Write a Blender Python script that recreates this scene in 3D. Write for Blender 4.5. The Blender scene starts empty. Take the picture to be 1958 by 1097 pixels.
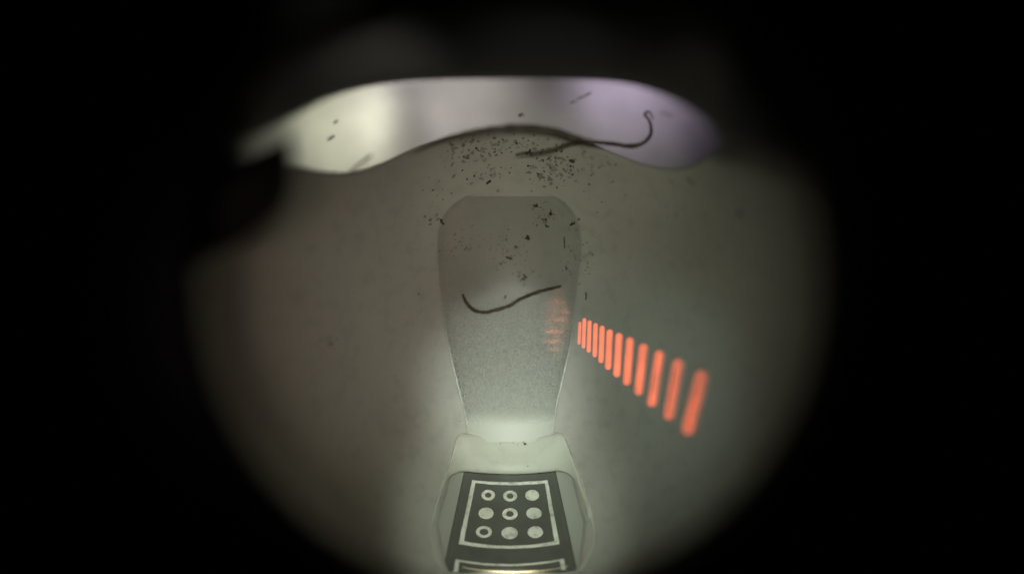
import bpy, bmesh, math, random
from mathutils import Vector
random.seed(7)
scn = bpy.context.scene
COL = scn.collection
S = 0.01            # one millimetre of the place = 0.01 scene units
F = 1400.0          # focal length in photograph pixels
CU, CV = 979.0, 548.5

# ------------------------------------------------------------------ camera
cd = bpy.data.cameras.new('camera'); cam = bpy.data.objects.new('camera', cd); COL.objects.link(cam)
cam.location = (0, 0, 0)                     # looks straight down -Z
cd.sensor_width = 36; cd.lens = 36 * F / 1958.0
cd.clip_start = 0.01; cd.clip_end = 100
cd.dof.use_dof = True; cd.dof.focus_distance = 1.03; cd.dof.aperture_fstop = 0.02574 / 0.050
scn.camera = cam
# ------------------------------------------------------------------ world + exposure
w = bpy.data.worlds.new('World'); scn.world = w; w.use_nodes = True
w.node_tree.nodes['Background'].inputs[0].default_value = (0.25, 0.25, 1, 1)
w.node_tree.nodes['Background'].inputs[1].default_value = 0.0006
scn.view_settings.view_transform = 'Standard'; scn.view_settings.look = 'None'
scn.view_settings.exposure = 0; scn.view_settings.gamma = 1

# ------------------------------------------------------------------ surface of the hollow
def interp(pts, x):
    if x <= pts[0][0]: return pts[0][1]
    for (a, b), (c, d) in zip(pts, pts[1:]):
        if x <= c:
            t = (x - a) / (c - a); return b + (d - b) * t
    return pts[-1][1]
def smooth_pts(pts, n=12, closed=False):
    out = []; m = len(pts)
    for i in range(m if closed else m - 1):
        if closed: p = [pts[(i + k) % m] for k in (-1, 0, 1, 2)]
        else: p = [pts[max(i - 1, 0)], pts[i], pts[i + 1], pts[min(i + 2, m - 1)]]
        for k in range(n):
            t = k / n
            out.append(tuple(0.5 * (2 * p[1][j] + (p[2][j] - p[0][j]) * t + (2 * p[0][j] - 5 * p[1][j] + 4 * p[2][j] - p[3][j]) * t * t
                     + (3 * p[1][j] - p[0][j] - 3 * p[2][j] + p[3][j]) * t ** 3) for j in range(len(pts[0]))))
    if not closed: out.append(tuple(pts[-1]))
    return out
def height(x, y):           # mm above the deepest point; the deepest point lies 110 mm below the lens
    yy = y + 6.0
    ry = 47.0 if yy < 0 else 44.0
    return 38.0 * ((x / 29.0) ** 2 + (yy / ry) ** 2) ** 1.2
def solve(u, v, off=0.0):
    a = (u - CU) / F; b = -(v - CV) / F; d = 100.0
    for _ in range(40):
        nd = 110.0 - height(a * d, b * d) - off
        d = d + 0.5 * (nd - d)
    return d
def P(u, v, off=0.0):
    d = solve(u, v, off)
    return ((u - CU) / F * d * S, -(v - CV) / F * d * S, -d * S)
def Q(u, v, d):
    return ((u - CU) / F * d * S, -(v - CV) / F * d * S, -d * S)

# ------------------------------------------------------------------ lamps (light ring beside the lens, added spots for single patches, unseen lamps beyond the opening)
def spot(name, loc, target, energy, color, half, blend=1.0, radius=0.02, nodes=None):
    l = bpy.data.lights.new(name, 'SPOT'); l.energy = energy; l.color = color
    l.spot_size = math.radians(half * 2); l.spot_blend = blend; l.shadow_soft_size = radius
    o = bpy.data.objects.new(name, l); COL.objects.link(o); o.location = loc
    o.rotation_euler = Vector((0, 0, -1)).rotation_difference((Vector(target) - Vector(loc)).normalized()).to_euler()
    return o
LIGHTS = dict(
    wide=spot('lens_spot', (0.03, 0.03, -0.02), P(1000, 560), 7.0, (0.94, 0.98, 0.82), 22.9),
    warm=spot('lens_spot', (-0.07, 0.0, -0.02), P(780, 580), 3.2, (1.0, 0.70, 0.68), 17),
    cool=spot('lens_spot', (-0.06, 0.06, -0.02), P(1150, 770), 6.2, (0.72, 1.0, 0.93), 13.5),
    key=spot('lens_spot', (0.0, 0.05, -0.02), P(976, 985), 21.0, (0.90, 1.0, 0.86), 12.5),
    sheen=spot('lens_spot', (0.0, 0.165, -0.01), P(970, 745), 30.0, (0.90, 1.0, 0.94), 8, 1, 0.03),  # added spot, placed to mirror a sheen off the strip
    upper=spot('lens_spot', (0.0, 0.07, -0.02), P(1060, 330), 5.2, (0.97, 1.0, 0.78), 13),
    rim_fill=spot('lens_spot', (0.0, 0.0, -0.02), P(978, 1132), 240.0, (1.0, 0.95, 0.78), 1.7, 0.6, 0.003),  # added spot that brightens only the brass rim
    brow_haze=spot('lens_spot', (0.0, 0.05, -0.02), Q(720, 140, 72), 18.0, (1.0, 1.0, 0.80), 4.0),  # added spot imitating the soft glow above the opening
    win_left=spot('window_lamp', Q(690, 60, 118), Q(660, 255, 150), 6.2, (0.97, 1.0, 0.78), 27, 1, 0.03),
    win_white=spot('window_lamp', Q(735, 60, 128), Q(735, 165, 150), 0.6, (0.95, 0.86, 1.0), 30, 1, 0.03),
    win_mid=spot('window_lamp', Q(850, 40, 118), Q(840, 180, 150), 2.6, (1.0, 0.95, 0.92), 38, 1, 0.03),
    win_mid2=spot('window_lamp', Q(1020, 20, 112), Q(1030, 220, 150), 0.8, (1.0, 0.92, 0.92), 46, 1, 0.03),
    win_violet=spot('window_lamp', Q(1225, 95, 134), Q(1225, 150, 150), 0.95, (0.84, 0.72, 1.0), 62, 1, 0.03),
)
LIGHTS['key'].scale = (0.82, 1, 1)
LIGHTS['brow_haze'].scale = (1.7, 1, 1)
LIGHTS['rim_fill'].scale = (3.2, 1, 1)
# added red spots imitate the stripes' reflection: a weak glow and a ladder of bands on the right edge of the strip
for u, v, h, kx, ky, e in [(1066, 615, 2.6, 0.5, 1.1, 9), (1066, 556, .8, .8, .3, 6), (1066, 577, .8, 1, .32, 9), (1081, 595, .8, .6, .36, 14), (1069, 611, .8, 1, .34, 15), (1059, 634, .8, 1.1, .26, 30),
                          (1058, 652, .8, 1.1, .26, 30), (1060, 668, .8, .9, .24, 18), (1062, 684, .8, .8, .3, 6)]:
    rl = spot('red_reflection', (0.04, -0.03, -0.02), P(u, v, -.2), e, (1.0, 0.27, 0.15), h, 0.9, 0.0); rl.scale = (kx, ky, 1)

# ------------------------------------------------------------------ materials
def nd(nt, typ, loc=(0, 0), **kw):
    n = nt.nodes.new(typ)
    for k, v in kw.items(): setattr(n, k, v)
    return n
def plastic(name, c1, c2, rough=0.5, spec=0.4, nscale=6, bump=0.0, bscale=200, bdist=0.002, sscale=55, metallic=0, speck=0.0):
    m = bpy.data.materials.new(name); m.use_nodes = True; nt = m.node_tree; b = nt.nodes['Principled BSDF']
    tc = nd(nt, 'ShaderNodeTexCoord')
    n = nd(nt, 'ShaderNodeTexNoise'); n.inputs['Scale'].default_value = nscale; n.inputs['Detail'].default_value = 5
    nt.links.new(tc.outputs['Object'], n.inputs['Vector'])
    r = nd(nt, 'ShaderNodeValToRGB'); r.color_ramp.elements[0].position = 0.3; r.color_ramp.elements[1].position = 0.7
    r.color_ramp.elements[0].color = (*c1, 1); r.color_ramp.elements[1].color = (*c2, 1)
    nt.links.new(n.outputs['Fac'], r.inputs['Fac']); out = r.outputs['Color']
    if speck > 0:      # wear: scattered darker dots
        n2 = nd(nt, 'ShaderNodeTexNoise'); n2.inputs['Scale'].default_value = sscale; n2.inputs['Detail'].default_value = 8
        nt.links.new(tc.outputs['Object'], n2.inputs['Vector'])
        r2 = nd(nt, 'ShaderNodeValToRGB'); r2.color_ramp.elements[0].position = 0.3; r2.color_ramp.elements[1].position = 0.5
        r2.color_ramp.elements[0].color = (1 - speck,) * 3 + (1,); r2.color_ramp.elements[1].color = (1, 1, 1, 1)
        nt.links.new(n2.outputs['Fac'], r2.inputs['Fac'])
        mx = nd(nt, 'ShaderNodeMixRGB', blend_type='MULTIPLY'); mx.inputs[0].default_value = 1
        nt.links.new(out, mx.inputs[1]); nt.links.new(r2.outputs['Color'], mx.inputs[2]); out = mx.outputs[0]
    nt.links.new(out, b.inputs['Base Color'])
    b.inputs['Roughness'].default_value = rough; b.inputs['Specular IOR Level'].default_value = spec; b.inputs['Metallic'].default_value = metallic
    if bump > 0:
        n3 = nd(nt, 'ShaderNodeTexNoise'); n3.inputs['Scale'].default_value = bscale; n3.inputs['Detail'].default_value = 3
        nt.links.new(tc.outputs['Object'], n3.inputs['Vector'])
        bp = nd(nt, 'ShaderNodeBump'); bp.inputs['Strength'].default_value = bump; bp.inputs['Distance'].default_value = bdist
        nt.links.new(n3.outputs['Fac'], bp.inputs['Height']); nt.links.new(bp.outputs['Normal'], b.inputs['Normal'])
    return m
M = {}
M['wall'] = plastic('moulded_plastic', (0.405, 0.375, 0.335), (0.465, 0.475, 0.41), 0.6, 0.25, 3.2, 0.15, 90, 0.002, speck=0.10)
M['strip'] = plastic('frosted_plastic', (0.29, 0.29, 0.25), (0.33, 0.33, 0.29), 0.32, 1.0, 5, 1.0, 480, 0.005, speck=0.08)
# base colour lightened towards the holder, standing in for stronger light there
nt = M['strip'].node_tree; b = nt.nodes['Principled BSDF']; src = b.inputs['Base Color'].links[0].from_socket
tc = nd(nt, 'ShaderNodeTexCoord'); sx = nd(nt, 'ShaderNodeSeparateXYZ'); nt.links.new(tc.outputs['Object'], sx.inputs[0])
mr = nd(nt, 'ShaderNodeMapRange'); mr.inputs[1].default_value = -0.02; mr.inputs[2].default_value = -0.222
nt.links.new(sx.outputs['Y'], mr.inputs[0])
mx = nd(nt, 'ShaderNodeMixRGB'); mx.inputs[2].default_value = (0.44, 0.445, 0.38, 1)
gn = nd(nt, 'ShaderNodeTexNoise'); gn.inputs['Scale'].default_value = 420; gn.inputs['Detail'].default_value = 3; nt.links.new(tc.outputs['Object'], gn.inputs['Vector'])
gr = nd(nt, 'ShaderNodeMapRange'); gr.inputs[1].default_value = 0.35; gr.inputs[2].default_value = 0.72; gr.inputs[3].default_value = 0.80; gr.inputs[4].default_value = 1.75; nt.links.new(gn.outputs['Fac'], gr.inputs[0])  # bright grain in the colour imitates sparkle on the strip
g1 = nd(nt, 'ShaderNodeMapRange', interpolation_type='SMOOTHSTEP'); g1.inputs[1].default_value = 0.02; g1.inputs[2].default_value = -0.10; nt.links.new(sx.outputs['Y'], g1.inputs[0])
g2 = nd(nt, 'ShaderNodeMapRange', interpolation_type='SMOOTHSTEP'); g2.inputs[1].default_value = -0.212; g2.inputs[2].default_value = -0.178; nt.links.new(sx.outputs['Y'], g2.inputs[0])
g3 = nd(nt, 'ShaderNodeMath', operation='MULTIPLY'); nt.links.new(g1.outputs[0], g3.inputs[0]); nt.links.new(g2.outputs[0], g3.inputs[1])
g4 = nd(nt, 'ShaderNodeMix'); g4.inputs['A'].default_value = 1.0; nt.links.new(g3.outputs[0], g4.inputs['Factor']); nt.links.new(gr.outputs[0], g4.inputs['B'])
gm = nd(nt, 'ShaderNodeVectorMath', operation='SCALE'); nt.links.new(src, gm.inputs[0]); nt.links.new(g4.outputs['Result'], gm.inputs['Scale']); src = gm.outputs[0]
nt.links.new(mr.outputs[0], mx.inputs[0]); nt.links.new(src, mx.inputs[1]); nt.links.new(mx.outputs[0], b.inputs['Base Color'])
m2 = nd(nt, 'ShaderNodeMapRange'); m2.inputs[3].default_value = 0.05; m2.inputs[4].default_value = 1.0
nt.links.new(g3.outputs[0], m2.inputs[0]); bmp = [n for n in nt.nodes if n.type == 'BUMP'][0]; nt.links.new(m2.outputs[0], bmp.inputs['Strength'])
m3 = nd(nt, 'ShaderNodeMapRange'); m3.inputs[3].default_value = 0.36; m3.inputs[4].default_value = 0.55
nt.links.new(mr.outputs[0], m3.inputs[0]); nt.links.new(m3.outputs[0], b.inputs['Roughness'])
M['bead'] = plastic('glossy_edge', (0.55, 0.56, 0.50), (0.65, 0.66, 0.60), 0.25, 1.0, 60, 0.8, 160, 0.003)
M['collar'] = plastic('white_plastic', (0.50, 0.50, 0.42), (0.59, 0.59, 0.50), 0.5, 0.35, 6, 0.1, 90, 0.002, speck=0.08)
M['bed'] = plastic('grey_plastic', (0.38, 0.38, 0.33), (0.42, 0.425, 0.37), 0.45, 0.4, 6, 0.1, 90, 0.002)
M['ink'] = plastic('dark_print', (0.092, 0.094, 0.078), (0.125, 0.127, 0.106), 0.6, 0.3, 28, 0.3, 150, 0.002)
M['print'] = plastic('pale_print', (0.62, 0.63, 0.54), (0.88, 0.88, 0.77), 0.6, 0.3, 30, 0.3, 150, 0.002, speck=0.4, sscale=110)
M['gold'] = plastic('brass', (0.85, 0.72, 0.42), (1.0, 0.9, 0.62), 0.4, 0.5, 30, 0.4, 60, 0.004, metallic=0.6)
M['black'] = plastic('matt_black', (0.004, 0.004, 0.005), (0.006, 0.006, 0.007), 0.8, 0.1, 5)
M['brow'] = plastic('dark_plastic', (0.016, 0.016, 0.017), (0.026, 0.025, 0.027), 0.6, 0.2, 3)
M['rubber'] = plastic('dark_rubber', (0.004, 0.003, 0.003), (0.008, 0.005, 0.005), 0.7, 0.15, 3)
M['back'] = plastic('pale_backdrop', (0.40, 0.385, 0.36), (0.64, 0.62, 0.60), 0.9, 0.05, 4.5, 0.15, 3.5, 0.08)
nt = M['back'].node_tree; b = nt.nodes['Principled BSDF']; src = b.inputs['Base Color'].links[0].from_socket      # soft dark streak in the backdrop's colour
tc = nd(nt, 'ShaderNodeTexCoord'); mp = nd(nt, 'ShaderNodeMapping'); mp.inputs['Location'].default_value = (0.21, -0.33, 0); mp.inputs['Scale'].default_value = (1, 0.35, 0); mp.vector_type = 'POINT'
va = nd(nt, 'ShaderNodeVectorMath', operation='SUBTRACT'); va.inputs[1].default_value = (-0.215, 0.33, -1.5); nt.links.new(tc.outputs['Object'], va.inputs[0])
vs = nd(nt, 'ShaderNodeVectorMath', operation='MULTIPLY'); vs.inputs[1].default_value = (1, 0.5, 0); nt.links.new(va.outputs[0], vs.inputs[0])
vl = nd(nt, 'ShaderNodeVectorMath', operation='LENGTH'); nt.links.new(vs.outputs[0], vl.inputs[0])
mr = nd(nt, 'ShaderNodeMapRange', interpolation_type='SMOOTHSTEP'); mr.inputs[1].default_value = 0.0; mr.inputs[2].default_value = 0.075; mr.inputs[3].default_value = 0.52; mr.inputs[4].default_value = 1.0; nt.links.new(vl.outputs['Value'], mr.inputs[0])
sc_ = nd(nt, 'ShaderNodeVectorMath', operation='SCALE'); nt.links.new(src, sc_.inputs[0]); nt.links.new(mr.outputs[0], sc_.inputs['Scale']); nt.links.new(sc_.outputs[0], b.inputs['Base Color'])
nt.nodes.remove(mp)
M['hair'] = plastic('brown_fibre', (0.045, 0.033, 0.022), (0.11, 0.085, 0.06), 0.55, 0.4, 70, 0.8, 260, 0.004)
M['dirt'] = plastic('dark_dirt', (0.025, 0.022, 0.015), (0.10, 0.08, 0.06), 0.9, 0.1, 30)
M['dust'] = plastic('grey_dust', (0.06, 0.055, 0.04), (0.28, 0.26, 0.21), 0.9, 0.1, 14)
M['smear'] = plastic('grey_smear', (0.17, 0.165, 0.13), (0.33, 0.32, 0.27), 0.9, 0.1, 30)
M['fibre'] = plastic('grey_fibre', (0.10, 0.095, 0.07), (0.20, 0.19, 0.15), 0.8, 0.2, 40)
M['fleck'] = plastic('pale_fleck', (0.7, 0.66, 0.72), (0.8, 0.76, 0.82), 0.6, 0.2, 30)
# cast red light put in as emission: brightness per stripe from the object's own colour
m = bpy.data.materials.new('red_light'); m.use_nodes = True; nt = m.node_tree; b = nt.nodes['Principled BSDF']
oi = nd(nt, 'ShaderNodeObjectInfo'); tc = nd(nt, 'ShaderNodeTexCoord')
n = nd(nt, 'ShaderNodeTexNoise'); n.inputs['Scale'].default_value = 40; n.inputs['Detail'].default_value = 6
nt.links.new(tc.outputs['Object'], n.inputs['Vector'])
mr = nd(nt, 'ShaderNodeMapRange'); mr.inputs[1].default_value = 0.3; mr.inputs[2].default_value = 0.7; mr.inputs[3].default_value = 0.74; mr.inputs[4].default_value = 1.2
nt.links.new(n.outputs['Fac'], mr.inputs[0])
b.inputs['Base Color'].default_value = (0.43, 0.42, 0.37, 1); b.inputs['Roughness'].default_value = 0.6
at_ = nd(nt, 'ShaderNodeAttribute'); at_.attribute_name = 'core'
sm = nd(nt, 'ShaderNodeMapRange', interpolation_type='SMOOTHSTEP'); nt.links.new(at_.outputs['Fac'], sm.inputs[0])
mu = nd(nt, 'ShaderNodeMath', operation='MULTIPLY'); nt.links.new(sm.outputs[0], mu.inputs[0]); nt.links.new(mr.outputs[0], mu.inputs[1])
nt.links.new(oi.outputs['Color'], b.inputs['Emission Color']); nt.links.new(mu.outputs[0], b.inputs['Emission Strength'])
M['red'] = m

# ------------------------------------------------------------------ object helpers
def link(name, verts, faces, mat, parent=None, smooth=True, kind=None, label=None, cat=None, group=None):
    me = bpy.data.meshes.new(name); me.from_pydata(verts, [], faces); me.update()
    bm = bmesh.new(); bm.from_mesh(me); bmesh.ops.recalc_face_normals(bm, faces=bm.faces); bm.to_mesh(me); bm.free()
    if smooth:
        for p in me.polygons: p.use_smooth = True
    me.materials.append(M[mat])
    o = bpy.data.objects.new(name, me); COL.objects.link(o)
    if parent: o.parent = parent; o.matrix_parent_inverse = parent.matrix_world.inverted()
    return tag(o, label, cat, group, kind)
def tag(o, label=None, cat=None, group=None, kind=None):
    if label: o['label'] = label
    if cat: o['category'] = cat
    if group: o['group'] = group
    if kind: o['kind'] = kind
    return o
def empty(name, loc, label, cat, group=None):
    o = bpy.data.objects.new(name, None); COL.objects.link(o); o.location = loc; o.empty_display_size = 0.02
    bpy.context.view_layer.update()
    return tag(o, label, cat, group)
def grid_faces(nr, nc, closed=False, base=0):
    f = []
    for i in range(nr - 1):
        for j in range(nc if closed else nc - 1):
            k = (j + 1) % nc
            f.append((base + i * nc + j, base + i * nc + k, base + (i + 1) * nc + k, base + (i + 1) * nc + j))
    return f
def slab(name, poly, off, thick, mat, parent=None, rings=4, **kw):
    """closed convex outline laid on the hollow's surface as a solid plate with a rounded edge"""
    cu = sum(p[0] for p in poly) / len(poly); cv = sum(p[1] for p in poly) / len(poly); n = len(poly); V = []
    rows = [(1.0, off - thick), (1.0, off - thick * 0.3), (0.96, off)] + [(0.96 * (1 - (k + 1) / rings), off) for k in range(rings - 1)]
    for s, o in rows:
        V += [P(cu + (u - cu) * s, cv + (v - cv) * s, o) for u, v in poly]
    fs = grid_faces(len(rows), n, True)
    V.append(P(cu, cv, off)); c = len(V) - 1; base = (len(rows) - 1) * n
    fs += [(base + j, base + (j + 1) % n, c) for j in range(n)]
    return link(name, V, fs, mat, parent, **kw)
def band(name, outer, inner, off, thick, mat, parent=None, closed=True, **kw):
    """solid band between two matching outlines"""
    n = len(outer); V = []
    for A, o in ((outer, off - thick), (outer, off), (inner, off), (inner, off - thick)): V += [P(u, v, o) for u, v in A]
    fs = grid_faces(4, n, closed)
    if not closed: fs += [(0, n, 2 * n, 3 * n), (n - 1, 2 * n - 1, 3 * n - 1, 4 * n - 1)]
    return link(name, V, fs, mat, parent, smooth=False, **kw)
def tube(name, pts, rad, mat, parent=None, sides=8, **kw):
    """pts world; rad list"""
    pv = [Vector(p) for p in pts]; V = []; fs = []; n = len(pv)
    for i, p in enumerate(pv):
        t = (pv[min(i + 1, n - 1)] - pv[max(i - 1, 0)]).normalized()
        a = t.cross(Vector((0, 0, 1))).normalized(); b2 = t.cross(a)
        for k in range(sides):
            an = 2 * math.pi * k / sides
            V.append(tuple(p + (a * math.cos(an) + b2 * math.sin(an)) * rad[i]))
    fs = grid_faces(n, sides, True)
    V += [tuple(pv[0]), tuple(pv[-1])]
    fs += [(k, (k + 1) % sides, len(V) - 2) for k in range(sides)] + [((n - 1) * sides + k, (n - 1) * sides + (k + 1) % sides, len(V) - 1) for k in range(sides)]
    return link(name, V, fs, mat, parent, **kw)

# ------------------------------------------------------------------ the hollow (setting)
LIP = [(200, 360), (440, 338), (520, 326), (560, 315), (600, 325), (665, 329), (720, 314), (770, 292), (810, 275), (860, 260), (920, 249), (1000, 244), (1060, 249),
       (1110, 264), (1165, 288), (1230, 312), (1290, 321), (1340, 312), (1385, 288), (1420, 250), (1465, 205), (1520, 140), (1760, -200)]
LIPS = smooth_pts(LIP, 6)
STRIP = [(368, 938, 1022), (372, 905, 1048), (380, 884, 1068), (392, 866, 1084), (410, 850, 1098), (435, 840, 1107), (470, 837, 1110), (510, 839, 1107), (560, 844, 1101),
         (610, 850, 1096), (660, 858, 1090), (710, 869, 1079), (760, 882, 1067), (800, 891, 1060), (845, 897, 1054)]
def strip_lr(v): return interp([(a, b) for a, b, c in STRIP], v), interp([(a, c) for a, b, c in STRIP], v)
def pit(u, v):      # how far the wall sinks under the strip and the marker window
    if 376 < v < 850:
        l, r = strip_lr(v); e = min(u - l, r - u, v - 376)
        if e > 0: return -1.3 * min(1, e / 10)
    if v >= 835:
        l = interp([(835, 880), (1000, 832), (1100, 850)], v); r = interp([(835, 1075), (1000, 1122), (1100, 1110)], v); e = min(u - l, r - u)
        if e > 0: return -3.0 * min(1, e / 14)
    return 0.0
V = []; NA, NR = 420, 150; C0 = (975, 600)
rim = []
for j in range(NA):
    a = 2 * math.pi * j / NA; ca, sa = math.cos(a), math.sin(a); R = 690.0
    if sa < 0:
        r = 60.0
        while r < R:
            u, v = C0[0] + ca * r, C0[1] + sa * r
            if v < interp(LIPS, u): R = r; break
            r += 0.5
    rim.append(R)
rim = [(rim[(j - 1) % NA] + 2 * rim[j] + rim[(j + 1) % NA]) / 4 for j in range(NA)]
for i in range(NR):
    t = (i + 0.5) / NR
    for j in range(NA):
        a = 2 * math.pi * j / NA; r = rim[j] * t; u, v = C0[0] + math.cos(a) * r, C0[1] + math.sin(a) * r
        roll = max(0, (r - rim[j] + 14) / 14); V.append(P(u, v, pit(u, v) - 1.2 * roll ** 2))
for k, (dr, dz) in enumerate(((1, -3), (0, -6))):          # thickness of the wall behind its lip
    for j in range(NA):
        a = 2 * math.pi * j / NA; r = rim[j] + dr; x, y, z = P(C0[0] + math.cos(a) * r, C0[1] + math.sin(a) * r, -1.2); V.append((x, y, z + dz * S))
fs = grid_faces(NR + 2, NA, True); V.append(P(*C0, -1.3)); fs += [(j, (j + 1) % NA, len(V) - 1) for j in range(NA)]
link('hollow_wall', V, fs, 'wall', kind='structure')

# dark upper housing above the bright opening
BROW = smooth_pts([(60, 420), (300, 345), (400, 292), (450, 270), (500, 252), (560, 222), (620, 190), (690, 168), (760, 157), (840, 152), (1000, 150), (1120, 152), (1190, 158), (1250, 174),
                   (1310, 202), (1355, 238), (1390, 290), (1430, 298), (1480, 318), (1530, 352), (1580, 405), (1640, 490), (1900, 640)], 8)
V = []; prof = [(0, 84), (-1, 78), (-3, 74), (-8, 72), (-30, 70), (-80, 68), (-160, 65), (-300, 62), (-520, 58)]
for dv, d in prof:
    for u, v in BROW:
        q = min(1, max(0, (abs(u - 930) - 200) / 330)); V.append(Q(u, v + dv, d * (1 - 0.27 * q * q * (3 - 2 * q))))
link('housing_wall', V, grid_faces(len(prof), len(BROW)), 'brow', kind='structure')

# pale surface beyond the opening
V = []; nx, ny = 160, 24
for j in range(ny):
    for i in range(nx):
        x = -110 + 220 * i / (nx - 1); y = -10 + 90 * j / (ny - 1)
        V.append((x * S, y * S, (-150 + 0.9 * math.sin(x * 0.16 + 1) + 0.5 * math.sin(x * 0.33 + y * 0.1) + 0.8 * math.exp(-((x + 18 - y * 0.1) / 4.5) ** 2)) * S))
link('backdrop', V, grid_faces(ny, nx), 'back', kind='structure')

# ------------------------------------------------------------------ black round port between lens and hollow
def ring_px(r, d, cu=975, cv=530): return [Q(cu + r * math.cos(2 * math.pi * k / 128), cv + r * math.sin(2 * math.pi * k / 128), d) for k in range(128)]
port = empty('viewing_port', Q(975, 530, 50), 'black round viewing port whose blurred rim frames the whole hollow', 'port')
V = []; pr = [(640, 52), (612, 52), (606, 51), (604, 44)]
for r, d in pr: V += ring_px(r, d)
link('inner_rim', V, grid_faces(len(pr), 128, True), 'black', port)
V = []; pr = [(618, 44), (618, 40), (622, 39), (720, 38), (1200, 37), (2600, 34)]
for r, d in pr: V += ring_px(r, d, 972, 528)
link('face_plate', V, grid_faces(len(pr), 128, True), 'black', port)

# blurred black latch at the upper left
OUT = smooth_pts([(553, 262), (558, 330), (548, 385), (512, 428), (460, 462), (400, 492), (340, 535), (240, 560), (200, 430), (250, 290), (400, 312), (460, 300), (520, 274)], 6, True)
cu, cv = 380, 400; V = []
pr = [(0.3, 58), (0.9, 58), (1.0, 56), (1.0, 53), (0.95, 50), (0.3, 49)]
for s, d in pr: V += [Q(cu + (u - cu) * s, cv + (v - cv) * s, d) for u, v in OUT]
n = len(OUT); fs = grid_faces(len(pr), n, True)
fs += [tuple(range(n)), tuple(range((len(pr) - 1) * n, len(pr) * n))]
link('latch', V, fs, 'rubber', label='blurred black latch jutting in from the upper left beside the bright opening', cat='latch')

# ------------------------------------------------------------------ guide strip
gs = empty('guide_strip', P(975, 600), 'long frosted grey strip with rounded top, sunk into the hollow below the dirt', 'strip')
rows = smooth_pts(STRIP, 8); rows = [r for r in rows]
V = []; NC = 48
def strip_off(s, t):     # s -1..1 across
    e = 1 - abs(s); q = min(1, max(0, e) / 0.10); return -0.24 * q * q * (3 - 2 * q)
for v, l, r in rows:
    for k in range(NC + 1):
        s = math.sin(math.pi / 2 * (2 * k / NC - 1)); u = (l + r) / 2 + (r - l) / 2 * s
        top = min(1, (v - 367) / 26.0); top = top * top * (3 - 2 * top) * max(0, min(1, (835 - v) / 110)); V.append(P(u, v, strip_off(s, 0) * top + (0.02 if v > 371 else -0.12)))
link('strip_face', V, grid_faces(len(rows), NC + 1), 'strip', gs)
for side in (1, 2):      # raised bead along each long edge, thickened and paler to carry its glint
    pts = [(r[side], r[0]) for r in rows if r[0] > 560]
    n = len(pts); rad = [(0.02 + 0.13 * math.exp(-((pts[i][1] - 725) / 55) ** 2) * random.uniform(.5, 1.2)) * S for i in range(n)]
    tube('glint_bead', [P(u + random.uniform(-.4, .4), v, 0.05) for u, v in pts], rad, 'bead', gs, 6)

# ------------------------------------------------------------------ marker holder: collar, bed, printed marker
mh = empty('marker_holder', P(975, 960, -1), 'pale flared holder around the dotted marker at the bottom of the hollow', 'holder')
outer = smooth_pts([(845, 1090), (826, 1050), (820, 1015), (827, 985), (838, 950), (852, 908), (863, 870), (870, 842), (878, 830), (895, 828), (935, 834), (975, 836), (1020, 834), (1050, 830), (1066, 826), (1079, 832),
                    (1086, 848), (1096, 874), (1108, 906), (1122, 952), (1132, 984), (1137, 1015), (1133, 1048), (1112, 1090)], 8)
inner = smooth_pts([(850, 1090), (830, 1050), (824, 1018), (832, 988), (842, 955), (852, 928), (859, 914), (869, 906), (885, 901), (912, 903), (945, 905), (975, 906), (1010, 905), (1045, 902), (1066, 900), (1083, 904),
                    (1095, 914), (1103, 928), (1112, 955), (1123, 984), (1131, 1008), (1132, 1025), (1128, 1050), (1106, 1090)], 8)
V = []; pr = [(0, -1.0), (0.0, 0.0), (0.04, 0.5), (0.10, 0.85), (0.2, 1.1), (0.35, 1.2), (0.5, 1.15), (0.7, 1.0), (0.88, 0.8), (0.96, 0.6), (1.0, 0.3), (1.0, -1.0), (1.0, -2.6)]
nO = len(outer)
for t, o in pr:
    for i in range(nO):
        mid = math.exp(-((outer[i][0] - 975) / 66) ** 4) if outer[i][1] < 860 else 0
        oo = o if t > 0.6 or o < 0 else o * (1 - mid) + (-0.35 + 1.35 * min(1, t / 0.75) ** 1.3) * mid
        if i < 30 or i > nO - 31: oo = o * 0.5 if o > -1 else o
        V.append(P(outer[i][0] * (1 - t) + inner[i][0] * t, outer[i][1] * (1 - t) + inner[i][1] * t, oo))
link('collar', V, grid_faces(len(pr), nO), 'collar', mh)
# bed
V = []; NV, NU = 26, 20
def bed_lr(v):
    return (interp([(895, 862), (915, 856), (930, 847), (960, 839), (990, 830), (1018, 822), (1050, 829), (1110, 856)], v),
            interp([(895, 1086), (915, 1098), (930, 1106), (960, 1116), (990, 1127), (1018, 1134), (1050, 1130), (1110, 1100)], v))
for i in range(NV):
    v = 892 + (1105 - 892) * i / (NV - 1); l, r = bed_lr(v)
    for j in range(NU + 1):
        s = 2 * j / NU - 1; V.append(P((l + r) / 2 + (r - l) / 2 * s, v, -1.55 + 0.9 * max(0, (abs(s) - 0.8) / 0.2) ** 2))
link('window_bed', V, grid_faces(NV, NU + 1), 'bed', mh)
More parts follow.
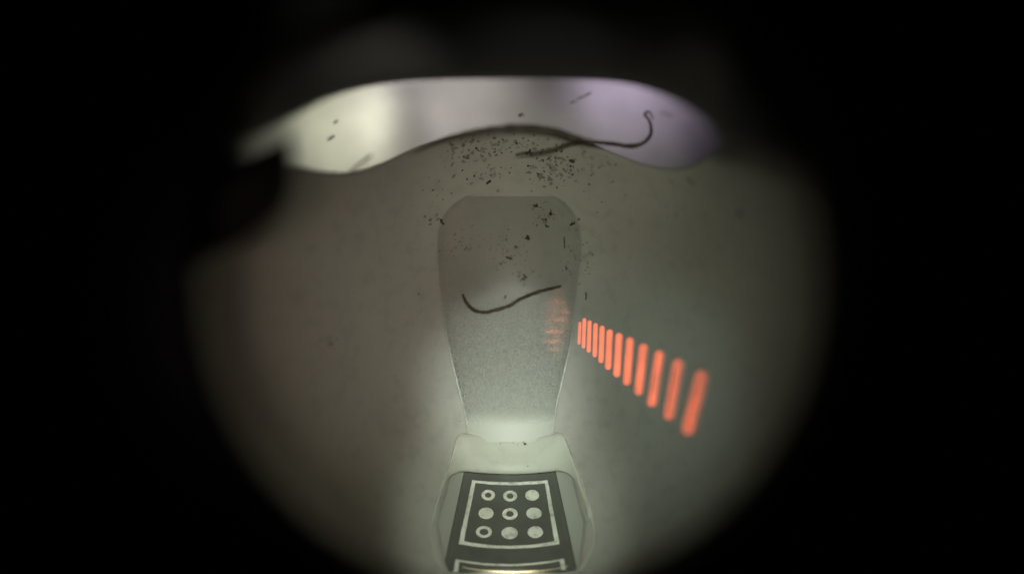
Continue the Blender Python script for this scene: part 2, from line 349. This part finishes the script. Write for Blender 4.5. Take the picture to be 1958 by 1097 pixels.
# printed marker
def lab(s, t): return (975 + (87 + 37 * t) * s, 897 + 170 * t + (3 + 7 * t) * (1 - s * s))
V = []; NV, NU = 24, 20
for o in (-1.45, -1.15):
    for i in range(NV):
        for j in range(NU + 1):
            u, v = lab(2 * j / NU - 1, 1.13 * i / (NV - 1)); V.append(P(u, v, o + 0.0))
nn = NV * (NU + 1); fs = grid_faces(NV, NU + 1, base=nn)
for i in range(NV - 1):
    for j in (0, NU): a = i * (NU + 1) + j; b_ = a + NU + 1; fs.append((a, b_, b_ + nn, a + nn))
for j in range(NU):
    for i in (0, NV - 1): a = i * (NU + 1) + j; fs.append((a, a + 1, a + 1 + nn, a + nn))
mk = link('marker', V, fs, 'ink', mh)
LO = -1.08
def edge(p, q, sag, n=16): return [(p[0] + (q[0] - p[0]) * k / n, p[1] + (q[1] - p[1]) * k / n + sag * 4 * (k / n) * (1 - k / n)) for k in range(n)]
o_ = edge((903, 917), (1047, 917), 4) + edge((1047, 917), (1070, 1039), 0) + edge((1070, 1039), (877, 1039), 9) + edge((877, 1039), (903, 917), 0)
i_ = edge((909, 922.5), (1042, 923), 4) + edge((1042, 923), (1060, 1033.5), 0) + edge((1060, 1033.5), (887, 1033.5), 9) + edge((887, 1033.5), (909, 922.5), 0)
def rough(pts, a): return [(u + random.uniform(-a, a), v + random.uniform(-a, a)) for u, v in pts]
band('border', rough(o_, .35), rough(i_, .35), LO, 0.08, 'print', mk)
o_ = edge((867, 1092), (871, 1068), 0, 6) + edge((871, 1068), (1078, 1067), 10) + edge((1078, 1067), (1083, 1092), 0, 6)
i_ = edge((876, 1092), (878, 1072.5), 0, 6) + edge((878, 1072.5), (1070, 1071.5), 9.5) + edge((1070, 1071.5), (1074, 1092), 0, 6)
band('lower_border', rough(o_, .3), rough(i_, .3), LO, 0.08, 'print', mk, closed=False)
def ell(c, rx, ry, n=36, a=0.0): return [(c[0] + rx * math.cos(2 * math.pi * k / n) + random.uniform(-a, a), c[1] + ry * math.sin(2 * math.pi * k / n) + random.uniform(-a, a)) for k in range(n)]
K = 3.46
for cx, cy, rx, ry, ri in [(531, 574, 45, 35, .42), (676, 580, 46, 36, .44), (822, 575, 46, 36, 0), (517, 694, 50, 38, 0), (675, 698, 51, 39, .44), (834, 694, 51, 38, 0),
                           (503, 817, 53, 39, .50), (673, 824, 54, 40, 0), (843, 818, 51, 39, 0)]:
    c = (780 + cx / K, 780 + cy / K)
    if ri: band('ring', ell(c, rx / K, ry / K, a=.25), ell(c, rx / K * (ri + .05), ry / K * (ri + .05), a=.2), LO, 0.08, 'print', mk)
    else: slab('dot', ell(c, rx / K, ry / K, a=.3), LO, 0.08, 'print', mk)
pts = smooth_pts([(884, 1083), (900, 1086.5), (930, 1090), (976, 1092.5), (1020, 1091), (1060, 1087), (1086, 1081)], 10)
n = len(pts); tube('brass_rim', [P(u, v, -0.6) for u, v in pts], [(0.03 + 0.035 * math.sin(math.pi * i / (n - 1)) + 0.015 * random.random()) * S for i in range(n)], 'gold', mh)

for sidepts in ([(864, 866), (852, 906), (838, 950), (828, 984), (822, 1012)], [(1095, 872), (1108, 906), (1122, 952), (1132, 984), (1136, 1010)]):  # thin pale beads added to imitate glints along the collar sides
    pts = smooth_pts(sidepts, 12); n = len(pts)
    tube('glint_bead', [P(u, v, 0.35) for u, v in pts], [(0.03 + 0.11 * math.sin(math.pi * i / (n - 1)) ** 1.5 * random.uniform(.8, 1.1)) * S for i in range(n)], 'bead', mh, 6)

# ------------------------------------------------------------------ red light stripes cast on the right wall, built as glowing bars
STRIPES = [(1109, 615, 1107, 659, 5.6), (1117.5, 608, 1115.5, 666, 6.8), (1127.5, 612, 1125.5, 674, 7.4), (1139, 617, 1137, 683, 8.2), (1151.5, 622, 1149, 694, 9.6), (1166, 629, 1162.5, 707, 11.5),
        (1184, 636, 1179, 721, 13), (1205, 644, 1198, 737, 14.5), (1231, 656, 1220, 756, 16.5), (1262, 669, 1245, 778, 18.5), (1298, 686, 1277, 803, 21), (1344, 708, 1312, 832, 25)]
bl = empty('light_stripes', P(1200, 690), 'row of twelve red stripes of light growing larger towards the lower right of the grey wall', 'light')
for i, (u0, v0, u1, v1, wd) in enumerate(STRIPES):
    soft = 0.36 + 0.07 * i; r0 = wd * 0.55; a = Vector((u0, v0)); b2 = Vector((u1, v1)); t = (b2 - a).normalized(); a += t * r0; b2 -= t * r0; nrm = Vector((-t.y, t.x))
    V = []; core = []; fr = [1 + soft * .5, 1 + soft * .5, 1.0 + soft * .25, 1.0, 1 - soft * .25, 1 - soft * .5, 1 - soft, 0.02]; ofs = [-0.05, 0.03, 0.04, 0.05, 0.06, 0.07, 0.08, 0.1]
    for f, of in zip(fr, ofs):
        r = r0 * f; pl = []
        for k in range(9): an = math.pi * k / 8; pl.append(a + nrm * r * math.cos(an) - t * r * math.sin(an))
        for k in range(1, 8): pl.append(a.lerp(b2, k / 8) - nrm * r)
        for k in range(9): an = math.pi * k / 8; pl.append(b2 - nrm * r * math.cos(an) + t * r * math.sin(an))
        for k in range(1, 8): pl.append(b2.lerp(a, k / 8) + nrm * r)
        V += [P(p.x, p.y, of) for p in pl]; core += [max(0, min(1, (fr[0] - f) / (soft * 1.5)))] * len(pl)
    n = len(pl); o = link('light_stripe', V, grid_faces(len(fr), n, True) + [tuple((len(fr) - 1) * n + k for k in range(n))], 'red', bl)
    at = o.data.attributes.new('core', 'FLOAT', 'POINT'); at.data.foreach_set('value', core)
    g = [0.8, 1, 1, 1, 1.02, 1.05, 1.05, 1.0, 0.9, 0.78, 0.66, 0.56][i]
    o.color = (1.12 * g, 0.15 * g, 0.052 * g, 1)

# ------------------------------------------------------------------ hairs and fibres
def hair(px, wpx, label, off=0.2, cat='hair', mat='hair', name='hair', wob=0.5, group=None, lift=None, dfix=None):
    pts = smooth_pts(px, 10); n = len(pts); out = []; rad = []
    for i, (u, v) in enumerate(pts):
        t = i / (n - 1); d = solve(u, v, off) if dfix is None else dfix[0] + (dfix[1] - dfix[0]) * t
        rr = (interp(wpx, t) if isinstance(wpx, list) else wpx) / 2 / F * d * (0.55 + 0.45 * min(1, 6 * t, 6 * (1 - t) + 0.2)) * random.uniform(.8, 1.15)
        rad.append(rr * S); out.append(Q(u + random.uniform(-wob, wob), v + random.uniform(-wob, wob), d - 0.0))
    return tube(name, out, rad, mat, None, 8, label=label, cat=cat, group=group)
hair([(884, 562), (890, 575), (900, 588), (912, 595), (930, 596.5), (950, 592), (975, 584), (990, 574), (1010, 565), (1032, 557), (1052, 552), (1073, 546.5)], 7.0,
     'dark curved hair lying across the middle of the frosted strip', off=-0.15)
hair([(988, 296), (1000, 293), (1020, 293), (1050, 288), (1080, 278), (1105, 272), (1140, 272.5), (1175, 276), (1205, 280), (1228, 275), (1243, 260), (1245, 242), (1240, 228), (1233, 220), (1238, 214), (1245, 218), (1249, 229)], [(0, 6), (.3, 7), (.5, 9), (.62, 7), (.75, 5), (.93, 4), (1, 3.5)],
     'dark hair with a looped right end crossing the violet part of the opening', dfix=(94, 92))
hair([(795, 290), (830, 274), (870, 261), (920, 250), (970, 243.5), (1020, 244), (1060, 250), (1095, 261), (1125, 270), (1165, 276)], [(0, 5), (.3, 10), (.7, 11), (1, 8)],
     'long dark fibre lying along the lip below the bright opening', dfix=(86, 88))
hair([(626, 268), (633, 264), (640, 260)], 4.5, 'short dark fibre over the brightest greenish patch of the opening, lower of two', cat='fibre', name='fibre', mat='fibre', dfix=(92, 92))
hair([(638, 237), (642, 233), (645, 231)], 3.5, 'tiny dark fibre over the greenish bright patch, upper of two', cat='fibre', name='fibre', mat='fibre', dfix=(92, 92))
hair([(668, 331), (682, 319), (698, 307), (712, 296)], 5, 'straight thin fibre across the left lower edge of the bright opening', cat='fibre', name='fibre', mat='fibre', dfix=(84, 84))
hair([(1262, 216), (1272, 218), (1287, 223)], 2.5, 'faint thin fibre on the violet area right of the hair loop', cat='fibre', name='fibre', mat='fibre', dfix=(86, 86))
hair([(1090, 198), (1104, 190), (1118, 184), (1130, 177)], 3, 'faint fibre with a pale fleck near the top of the opening', cat='fibre', name='fibre', mat='fibre', dfix=(92, 92))
hair([(1079, 452), (1079, 462), (1080, 476)], 2.2, 'short thin vertical fibre near the right edge of the strip', cat='fibre', name='fibre', off=-0.2)
hair([(1120, 558), (1121, 566), (1120, 574)], 2.6, 'short upright fibre on the wall just above the first red stripe', cat='fibre', name='fibre', off=0.05)

# ------------------------------------------------------------------ dirt
def blob(V, fs, u, v, r, off, d=None, asp=1.0, rot=0.0):
    dd = solve(u, v, off) if d is None else d
    base = len(V); rr = r / F * dd * S; c = Vector(Q(u, v, dd)); nA = 7
    for h, s in ((-0.3, 0.8), (0.1, 1.0), (0.4, 0.6)):
        for k in range(nA):
            a = 2 * math.pi * k / nA; q = s * random.uniform(.7, 1.25)
            x, y = math.cos(a) * q * asp, math.sin(a) * q / asp
            V.append(tuple(c + Vector(((x * math.cos(rot) - y * math.sin(rot)) * rr, (x * math.sin(rot) + y * math.cos(rot)) * rr, h * rr * 0.8))))
    fs += [tuple(base + i for i in f) for f in grid_faces(3, nA, True)]; fs.append(tuple(base + 2 * nA + k for k in range(nA)))
def floor_off(u, v):
    if 372 < v < 845:
        l, r = strip_lr(v)
        if l < u < r: return strip_off(2 * (u - l) / (r - l) - 1, 0) + 0.05
    return 0.05 if v < 880 else 1.0
CR = [(985, 271, 4.5, 'small dark crumb just under the long fibre at the lip'), (1012, 292, 6.0, 'dark crumb stuck to the left end of the looped hair'),
      (1094, 311, 6.5, 'largest dark crumb right of the dirt patch below the lip'), (936, 347, 5.0, 'reddish dark crumb just above the left part of the strip top'),
      (1030, 334, 3.5, 'small round crumb at the lower edge of the dirt patch'), (892, 300, 4.0, 'dark crumb at the left side of the dirt patch'),
      (1043, 419, 3.6, 'oval black crumb inside the strip top, upper of a close pair'), (1047, 431, 3.6, 'oval black crumb inside the strip top, lower of a close pair'),
      (1053, 406, 5.0, 'soft dark crumb above the close pair in the strip top'), (1025, 393, 4.6, 'dark crumb near the top edge of the strip'),
      (1096, 425, 5.2, 'dark crumb on the upper right edge of the strip'), (843, 424, 5.0, 'brownish crumb on the upper left edge of the strip'),
      (1009, 455, 4.8, 'dark branching crumb in the upper middle of the strip'), (988, 472, 2.8, 'small crumb below the branching crumb in the strip'),
      (974, 493, 3.6, 'brown crumb in the middle cluster of the strip'), (1003, 529, 4.5, 'dark red-brown crumb above the curved hair'),
      (1082, 512, 3.0, 'small dark crumb above the right end of the curved hair'), (966, 568, 2.8, 'tiny dark crumb resting just above the bend of the curved hair'),
      (1416, 409, 5.5, 'soft dark spot on the far right side of the wall'), (997, 220, 4.5, 'small dark spot in the middle of the bright opening'),
      (1004, 849, 2.6, 'small dark speck on the pale holder above the marker')]
for u, v, r, lb in CR:
    V = []; fs = []; dfx = 95 if v < 240 else None
    for _q in range(5): blob(V, fs, u + random.gauss(0, r * .45), v + random.gauss(0, r * .45), r * random.uniform(.35, .65), floor_off(u, v), dfx, random.uniform(.8, 1.4), random.uniform(0, 3))
    link('crumb', V, fs, 'dirt', label=lb, cat='crumb', group='dark crumbs of dirt in the hollow')
V = []; fs = []
random.seed(21)
CL = [(1050, 320, 36, 20, 100, 2.2), (935, 330, 24, 12, 26, 2.2), (890, 290, 26, 18, 50, 2.2), (980, 275, 60, 12, 60, 2.2), (1130, 330, 30, 18, 18, 2.2), (1045, 410, 14, 16, 40, 1.7), (975, 480, 22, 20, 60, 1.7), (1000, 530, 14, 8, 22, 1.5),
      (1100, 515, 20, 10, 24, 1.5), (890, 470, 26, 20, 22, 1.2), (1115, 470, 12, 24, 18, 1.5), (830, 380, 20, 30, 18, 2.0), (970, 600, 90, 60, 26, 1.0), (1180, 400, 90, 60, 16, 1.6), (930, 790, 60, 30, 10, 1.2),
      (990, 850, 18, 6, 14, 1.3), (985, 885, 50, 10, 8, 1.0), (1100, 850, 40, 30, 4, 1.2), (640, 650, 12, 8, 4, 2.5), (960, 700, 60, 50, 12, 1.2), (1290, 400, 12, 6, 6, 2.4), (700, 600, 90, 90, 14, 1.2), (1300, 600, 70, 120, 12, 1.3)]
for cu, cv, su, sv, n, r in CL:
    for _ in range(int(n * .75)):
        u, v = random.gauss(cu, su), random.gauss(cv, sv)
        if v < interp(LIPS, u) + 8 or v > 896: continue
        blob(V, fs, u, v, r * random.uniform(.3, 1.2) ** 1.2, floor_off(u, v), None, random.uniform(.7, 1.5), random.uniform(0, 3))
link('dirt_specks', V, fs, 'dust', smooth=False, kind='stuff', label='scattered fine dark dirt specks below the lip and over the strip', cat='dirt')
V = []; fs = []
for cu, cv, su, sv, n, r in [(1060, 325, 34, 16, 45, 5), (925, 335, 22, 12, 14, 5), (890, 290, 30, 16, 26, 5), (980, 280, 60, 10, 30, 4.5), (1150, 300, 34, 14, 22, 5), (1045, 405, 16, 14, 14, 4), (975, 480, 22, 18, 22, 3.6),
      (1100, 440, 8, 16, 8, 4.5), (1110, 480, 14, 22, 16, 4), (890, 460, 30, 16, 16, 3.6), (830, 400, 18, 24, 8, 4), (1002, 530, 12, 7, 8, 3.5), (1290, 402, 12, 6, 5, 4.5), (636, 650, 14, 8, 5, 4), (1310, 345, 20, 4, 6, 5)]:
    for _ in range(n):
        u, v = random.gauss(cu, su), random.gauss(cv, sv)
        if v < interp(LIPS, u) + 10: continue
        blob(V, fs, u, v, r * random.uniform(.3, 1.1), floor_off(u, v) - 0.06, None, random.uniform(.7, 1.9), random.uniform(0, 3))
link('dirt_smears', V, fs, 'smear', smooth=False, kind='stuff', label='faint grey-green dirt smears below the lip and on the strip', cat='dirt')
V = []; fs = []; blob(V, fs, 1101, 191, 5, 0, 88); blob(V, fs, 1105, 188, 3, 0, 88)
link('fleck', V, fs, 'fleck', label='tiny pale lint fleck in the upper part of the violet area', cat='fleck')
